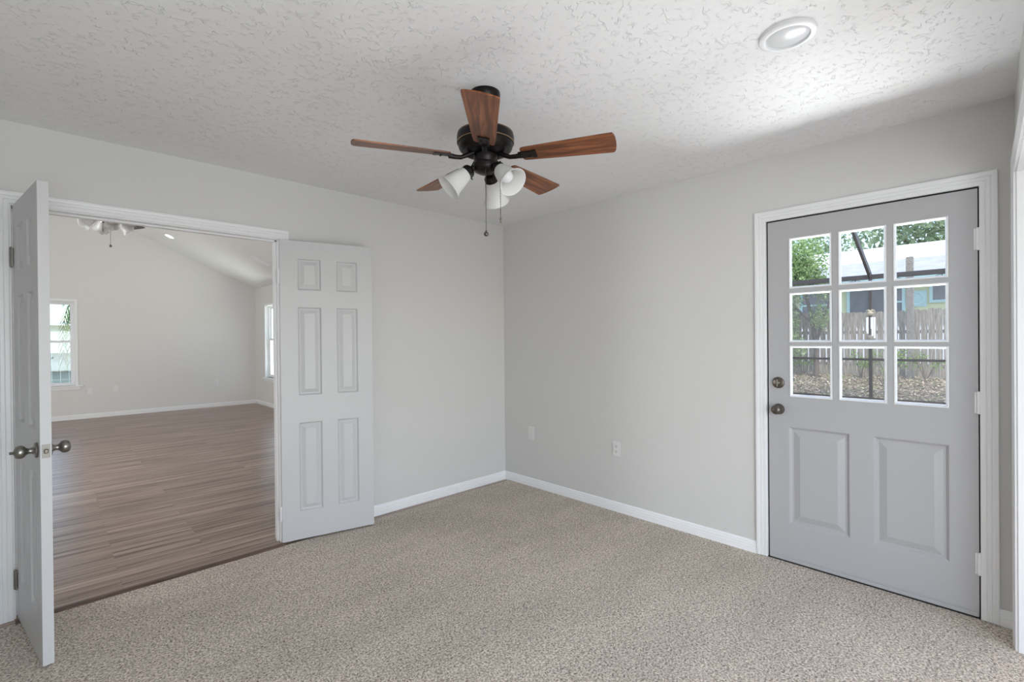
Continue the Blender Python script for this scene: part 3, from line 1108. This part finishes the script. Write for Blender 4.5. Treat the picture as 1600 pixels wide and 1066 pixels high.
# picket fence
XK = 13.2
fe = empty('wooden_fence', (XK, 0, .2))
tag(fe, 'weathered grey wooden picket fence across the back of the yard', 'fence')
fi = Matrix.Translation((-XK, 0, -.2))
rng = random.Random(3)
panel_edges = [-7.2, -4.8, -2.4, 0.0, 2.4, 4.8]
for p0, p1 in zip(panel_edges, panel_edges[1:]):
    bm = nb()
    y = p0 + .01
    while y < p1 - .1:
        wd = .128 + rng.uniform(-.006, .006)
        z1 = 2.04 + rng.uniform(-.035, .02)
        z0 = .22
        c = .028
        gap = rng.uniform(.012, .034)
        x0 = XK + rng.uniform(-.006, .006)
        sec = [(y, z0), (y + wd, z0), (y + wd, 1.55), (y + wd + gap * .8, 1.62), (y + wd + gap * .8, z1 - c), (y + wd - c, z1), (y + c, z1), (y, z1 - c)]
        a = [bm.verts.new((x0, u, v)) for u, v in sec]
        b = [bm.verts.new((x0 + .018, u, v)) for u, v in sec]
        bm.faces.new(a); bm.faces.new(b[::-1])
        for i in range(len(sec)):
            j = (i + 1) % len(sec)
            bm.faces.new((a[i], b[i], b[j], a[j]))
        y += wd + gap
    # grain runs up the boards: local X is up
    up_b = basis((0, 0, 0), (0, 0, 1), (0, 1, 0), (-1, 0, 0))
    for v in bm.verts:
        v.co = up_b.inverted() @ v.co
    link('picket_panel', bm, M['fence'], fe, fi @ up_b, clean=False)
    bm = nb()
    for z in (.55, 1.45):
        box(bm, XK + .02, XK + .06, p0, p1, z - .045, z + .045)
    link('fence_rail', bm, M['post'], fe, fi, clean=False)
for y in (-7.2, -4.8, 2.4, 4.8):
    link('fence_post', BX(XK - .10, XK - .01, y - .05, y + .05, .2, 2.05), M['post'], fe, fi)
link('fence_post', BX(XK - .12, XK - .01, .02, .13, .2, 2.2), M['post'], fe, fi)
tp = link('wooden_post', BX(-.07, .07, -.075, .075, -.1, 3.2), M['post'], mtx=Matrix.Translation((XK - .22, -1.62, .2)), bevel=.01)
tag(tp, 'tall weathered wooden post standing higher than the fence', 'post')

# neighbour's house
nh = empty('neighbor_house', (18.5, 0, .3))
tag(nh, 'pale yellow house with white roof behind the fence', 'house')
ni = Matrix.Translation((-18.5, 0, -.3))
link('wall', BX(18.5, 25, -14, 9, .2, 3.5), M['house'], nh, ni)
link('bright_gap_backing', BX(18.46, 18.5, -14, 9, .2, 1.95), M['whiteroof'], nh, ni)  # added white strip; its colour makes the fence gaps look sunlit


def slab(x0, z0, x1, z1, y0, y1, th):
    bm = nb()
    v = [bm.verts.new(c) for c in ((x0, y0, z0), (x1, y0, z1), (x1, y1, z1), (x0, y1, z0), (x0, y0, z0 + th), (x1, y0, z1 + th), (x1, y1, z1 + th), (x0, y1, z0 + th))]
    for f in ((0, 1, 2, 3), (4, 5, 6, 7), (0, 1, 5, 4), (2, 3, 7, 6), (0, 3, 7, 4), (1, 2, 6, 5)):
        bm.faces.new([v[i] for i in f])
    return bm


link('shaded_lower_roof', slab(18.0, 3.44, 20, 4.18, -14.4, 9.4, .06), M['shaderoof'], nh, ni)  # lower half of the white roof, dappled tree shade put into its colour
link('roof', slab(19.9, 4.10, 22.2, 5.02, -14.6, 9.6, .07), M['whiteroof'], nh, ni)
link('roof', slab(22.2, 5.02, 25.5, 3.6, -14.6, 9.6, .07), M['whiteroof'], nh, ni)
link('upper_wall', BX(20, 22.4, -14, 9, 3.4, 4.1), M['house'], nh, ni)
link('fascia', BX(17.94, 18.0, -14.4, 9.4, 3.28, 3.50), M['teal'], nh, ni)


def house_window(y0, y1, z0, z1, bar=False):
    bm = nb()
    f = .09
    box(bm, 18.44, 18.5, y0 - f, y0, z0 - f, z1 + f); box(bm, 18.44, 18.5, y1, y1 + f, z0 - f, z1 + f)
    box(bm, 18.44, 18.5, y0, y1, z0 - f, z0); box(bm, 18.44, 18.5, y0, y1, z1, z1 + f)
    if bar:
        box(bm, 18.45, 18.49, y0, y1, (z0 + z1) / 2 - .03, (z0 + z1) / 2 + .03)
    o = link('house_window', bm, M['teal'], nh, ni, clean=False)
    link('pane', BX(18.465, 18.49, y0, y1, z0, z1), M['pane'], o)


house_window(-.33, .73, 2.0, 3.12)
house_window(-.80, -.50, 2.0, 3.10, True)
house_window(-2.3, -1.62, 2.55, 3.14)
house_window(1.3, 2.3, 2.0, 3.12, True)
bm = lathe(nb(), [(0, 0), (.26, 0), (.27, .02), (.20, .03), (.16, .015), (.10, .03), (0, .035)], 24, along((18.47, -1.17, 2.62), (-1, 0, 0)))
box(bm, 18.475, 18.5, -1.46, -.90, 2.34, 2.90)
link('wall_ornament', bm, M['teal'], nh, ni, clean=False)


# plants
def leaf_mesh(blobs, n, size, seed, droop=.3, aspect=.5):
    """Folded leaf quads scattered through ellipsoids (centre, radii, weight)."""
    r = np.random.default_rng(seed)
    wts = np.array([b[2] for b in blobs], float)
    idx = r.choice(len(blobs), n, p=wts / wts.sum())
    C = np.array([b[0] for b in blobs])[idx]
    Rd = np.array([b[1] for b in blobs])[idx]
    d = r.normal(size=(n, 3))
    d /= np.linalg.norm(d, axis=1)[:, None]
    P = C + d * Rd * (r.random((n, 1)) ** .45)
    a = r.normal(size=(n, 3)); a[:, 2] -= droop
    a /= np.linalg.norm(a, axis=1)[:, None]
    b = np.cross(a, r.normal(size=(n, 3))); b /= np.linalg.norm(b, axis=1)[:, None]
    c = np.cross(a, b)
    s = size * r.uniform(.6, 1.3, (n, 1))
    wv = s * aspect * .5
    v = np.stack([P, P + a * s * .5 + b * wv + c * s * .08, P + a * s, P + a * s * .5 - b * wv + c * s * .08], 1).reshape(-1, 3)
    f = np.arange(4 * n).reshape(n, 4)
    tri = np.concatenate([f[:, [0, 1, 2]], f[:, [0, 2, 3]]])
    me = bpy.data.meshes.new('foliage')
    me.from_pydata(v.tolist(), [], tri.tolist())
    return me


def add_mesh(name, me, m, parent=None, mtx=None):
    me.materials.append(m)
    o = bpy.data.objects.new(name, me)
    COL.objects.link(o)
    if parent:
        o.parent = parent
    if mtx is not None:
        o.matrix_local = mtx
    return o


def tree(name, base, limbs, blobs, n, size, m, label, cat, seed, group=None, aspect=.5):
    root = empty(name, base)
    tag(root, label, cat, group)
    bm = nb()
    for pts, rads in limbs:
        tube(bm, pts, rads, 10)
    link('trunk', bm, M['bark'], root, smooth=True, clean=False)
    add_mesh('crown', leaf_mesh(blobs, n, size, seed, aspect=aspect), m, root)
    return root


tree('leafy_shrub', (12.55, .42, .17),
     [([(0, 0, -.1), (.0, -.02, .8), (-.05, .1, 1.8), (-.1, .4, 3.2)], [.075, .06, .05, .02]), ([(0, 0, .9), (-.1, -.25, 1.8), (-.15, -.5, 2.5)], [.045, .03, .012]), ([(-.05, .1, 1.6), (-.3, .8, 2.4), (-.4, 1.3, 3.4)], [.04, .03, .012])],
     [((-.3, .55, 3.3), (.7, .95, .95), 4.5), ((-.2, .95, 2.5), (.7, .85, .75), 2.4), ((-.1, .35, 2.95), (.5, .5, .5), 1.3), ((-.1, -.28, 2.55), (.35, .36, .36), .7), ((-.1, -.15, 1.75), (.25, .28, .42), .4), ((-.2, .95, 1.6), (.45, .6, .7), 3.2), ((-.25, .65, .9), (.4, .5, .5), .9)],
     16000, .095, M['leafa'], 'bright leafy shrub in front of the fence at the left of the door glass', 'shrub', 11)
def oak(base, limbs_h, blobs, n, label, seed):
    tree('oak_tree', base, [([(0, 0, -.2), (.1, .1, 2.5), (-.2, 0, limbs_h)], [.35, .28, .16]), ([(.1, .1, 2.5), (.3, 1.6, 4.6), (.2, 2.8, 6.4)], [.2, .13, .05]), ([(.1, .1, 2.8), (0, -1.4, 4.8), (.3, -2.8, 6.2)], [.2, .12, .05])],
         blobs, n, .34, M['leafb'], label, 'tree', seed)


oak((27.5, -2.2, .3), 6.5, [((0, 0, 7.2), (2.6, 3.0, 2.2), 3), ((.3, -2.6, 6.0), (1.8, 2.0, 1.3), 1.6), ((0, 2.6, 6.1), (1.8, 1.9, 1.3), 1.5), ((0, .3, 5.4), (1.6, 2.0, 1.0), 1.2)], 3800, 'spreading green tree rising behind the white roof at the right', 21)
oak((34.5, 5.6, .3), 6.4, [((0, 0, 6.8), (2.4, 2.4, 2.0), 3), ((0, -1.8, 5.8), (1.6, 1.3, .9), 1), ((0, 2.0, 5.8), (1.6, 1.8, 1.2), 1.4)], 2000, 'looser tree behind the house beyond the leafy shrub', 22)


def weed(loc, h, rad, n, label, seed, grp=None):
    root = empty('weed', loc)
    tag(root, label, 'weed', grp)
    r_ = random.Random(seed)
    bm = nb()
    tips = []
    for k in range(6):
        a = r_.uniform(0, 6.28)
        q = Vector((math.cos(a) * rad * r_.uniform(.3, 1), math.sin(a) * rad * r_.uniform(.3, 1), h * r_.uniform(.6, 1)))
        tips.append(q)
        tube(bm, [(0, 0, -.02), q * .5 + Vector((0, 0, .06)), q], [.010, .007, .003], 6)
    link('stem', bm, M['bark'], root, smooth=True, clean=False)
    add_mesh('foliage', leaf_mesh([(tuple(q * .85), (rad * .4, rad * .4, h * .22), 1) for q in tips], n, .075, seed), M['weed'], root)


weed((12.75, .78, .20), .55, .36, 170, 'clump of green weeds at the fence foot below the leafy shrub', 1)
weed((12.6, -.62, .19), .75, .36, 190, 'green weeds at the fence foot left of the enclosure post', 2)
weed((12.3, -1.30, .16), .95, .42, 240, 'tallest green weeds at the fence foot right behind the enclosure post', 3)
weed((12.7, -1.95, .20), .70, .36, 150, 'sparse green weeds at the fence foot right of the tall post', 4)
# bare sapling near the post
sp = nb()
for k in range(7):
    a = -0.6 + k * .22
    tube(sp, [(0, 0, -.03), (.02 * (k % 3), a * .18, .30), (.05 * (k % 2), a * .42, .62 + .06 * (k % 3))], [.009, .007, .003], 6)
so = empty('sapling', (10.55, -1.50, -.02))
tag(so, 'thin twiggy sapling beside the enclosure post foot', 'sapling')
link('stem', sp, M['bark'], so, smooth=True, clean=False)
add_mesh('foliage', leaf_mesh([((0.02, 0, .5), (.15, .28, .3), 1)], 70, .06, 31), M['weed'], so)

# fallen leaves on the yard
r = np.random.default_rng(5)
n = 16000
X_ = r.uniform(9.98, 13.15, n)
Y_ = r.uniform(-4.5, 3.2, n)
Z_ = np.interp(X_, [a for a, b in rows], [b for a, b in rows]) + r.uniform(.012, .05, n)
th = r.uniform(0, 6.28, n)
s = r.uniform(.018, .048, n)
A = np.stack([np.cos(th), np.sin(th), r.normal(0, .35, n)], 1) * s[:, None]
B = np.stack([-np.sin(th), np.cos(th), r.normal(0, .35, n)], 1) * (s * .45)[:, None]
P_ = np.stack([X_, Y_, Z_], 1)
V_ = np.stack([P_ - A, P_ + B, P_ + A, P_ - B], 1).reshape(-1, 3)
f = np.arange(4 * n).reshape(n, 4)
me = bpy.data.meshes.new('fallen_leaves')
me.from_pydata(V_.tolist(), [], f.tolist())
tag(add_mesh('fallen_leaves', me, M['litter']), 'brown and tan fallen leaves covering the yard floor', 'fallen leaves', kind='stuff')

# ------------------------------------------------------------------ outside the far room
struct('ground_side', BX(-12, 6, YF + .15, 26, -.9, -.62), M['ground'], 'ground outside the far room window', 'ground')
vf = empty('board_fence', (-3.5, 12.2, -.6))
tag(vf, 'grey green board fence seen through the far room window', 'fence')
vi = Matrix.Translation((3.5, -12.2, .6))
bm = nb()
for k in range(60):
    x = -9 + k * .15
    box(bm, x, x + .146, 12.2, 12.22, -.6, 1.17)
link('board_panel', bm, M['vinyl'], vf, vi, clean=False)
link('fence_rail', BX(-9, 0, 12.12, 12.2, 1.12, 1.22), M['mint'], vf, vi)
link('fence_rail', BX(-9, 0, 12.12, 12.2, .70, .80), M['vinyl'], vf, vi)
for x in (-8.4, -6.0, -3.6, -1.2):
    link('fence_post', BX(x - .05, x + .05, 12.1, 12.2, -.6, 1.25), M['vinyl'], vf, vi)
mh = empty('stucco_house', (-4, 18, -.6))
tag(mh, 'pale mint house beyond the board fence', 'house')
mi = Matrix.Translation((4, -18, .6))
link('wall', BX(-14, 4, 18, 22, -.6, 1.92), M['mint'], mh, mi)
link('roof', slab(-14.5, 1.92, 4.5, 1.921, 17.5, 22, .10), M['whiteroof'], mh, mi)

# palm: trunk out of view to the right, a frond hanging across the upper sash
pt = empty('palm_tree', (-2.15, 10.6, -.62))
tag(pt, 'palm tree with a drooping frond outside the far room window', 'palm')
link('trunk', tube(nb(), [(0, 0, 0), (.05, 0, 1.4), (0, 0, 2.9)], [.13, .11, .10], 12), M['bark'], pt, smooth=True)
for az, L_, dr in ((183, .70, 1.55), (212, .86, 1.30), (150, .95, 1.25), (90, 1.3, 1.2), (30, 1.3, 1.2), (330, 1.3, 1.3), (270, 1.1, 1.25)):
    bm = nb()
    dirh = Vector((math.cos(R(az)), math.sin(R(az)), 0))
    side = Vector((-dirh.y, dirh.x, 0))
    spine = []
    for i in range(25):
        t_ = i / 24
        spine.append(dirh * (L_ * math.sin(min(t_ * 1.75, 1.57)) * (1 if t_ < .9 else .99)) + Vector((0, 0, 2.9 + .35 * math.sin(t_ * 3.1) - dr * t_ ** 2.1)))
    tube(bm, spine, [.016 - .013 * i / 24 for i in range(25)], 6)
    for i in range(3, 25):
        tg = (spine[i] - spine[i - 1]).normalized()
        for s_ in (-1, 1):
            ll = .46 * (1 - .55 * abs(i / 24 - .45))
            dn = (side * s_ * .8 + tg * .75 + Vector((0, 0, -.42))).normalized()
            b0 = spine[i]
            wv = tg * .034
            b1 = b0 + dn * ll * .55 + Vector((0, 0, -.01))
            b2 = b0 + dn * ll + Vector((0, 0, -.09))
            q = [bm.verts.new(c) for c in (b0 - wv * .5, b0 + wv * .5, b1 + wv, b1 - wv, b2)]
            bm.faces.new((q[0], q[1], q[2], q[3])); bm.faces.new((q[3], q[2], q[4]))
    link('palm_frond', bm, M['palm'], pt, clean=False)
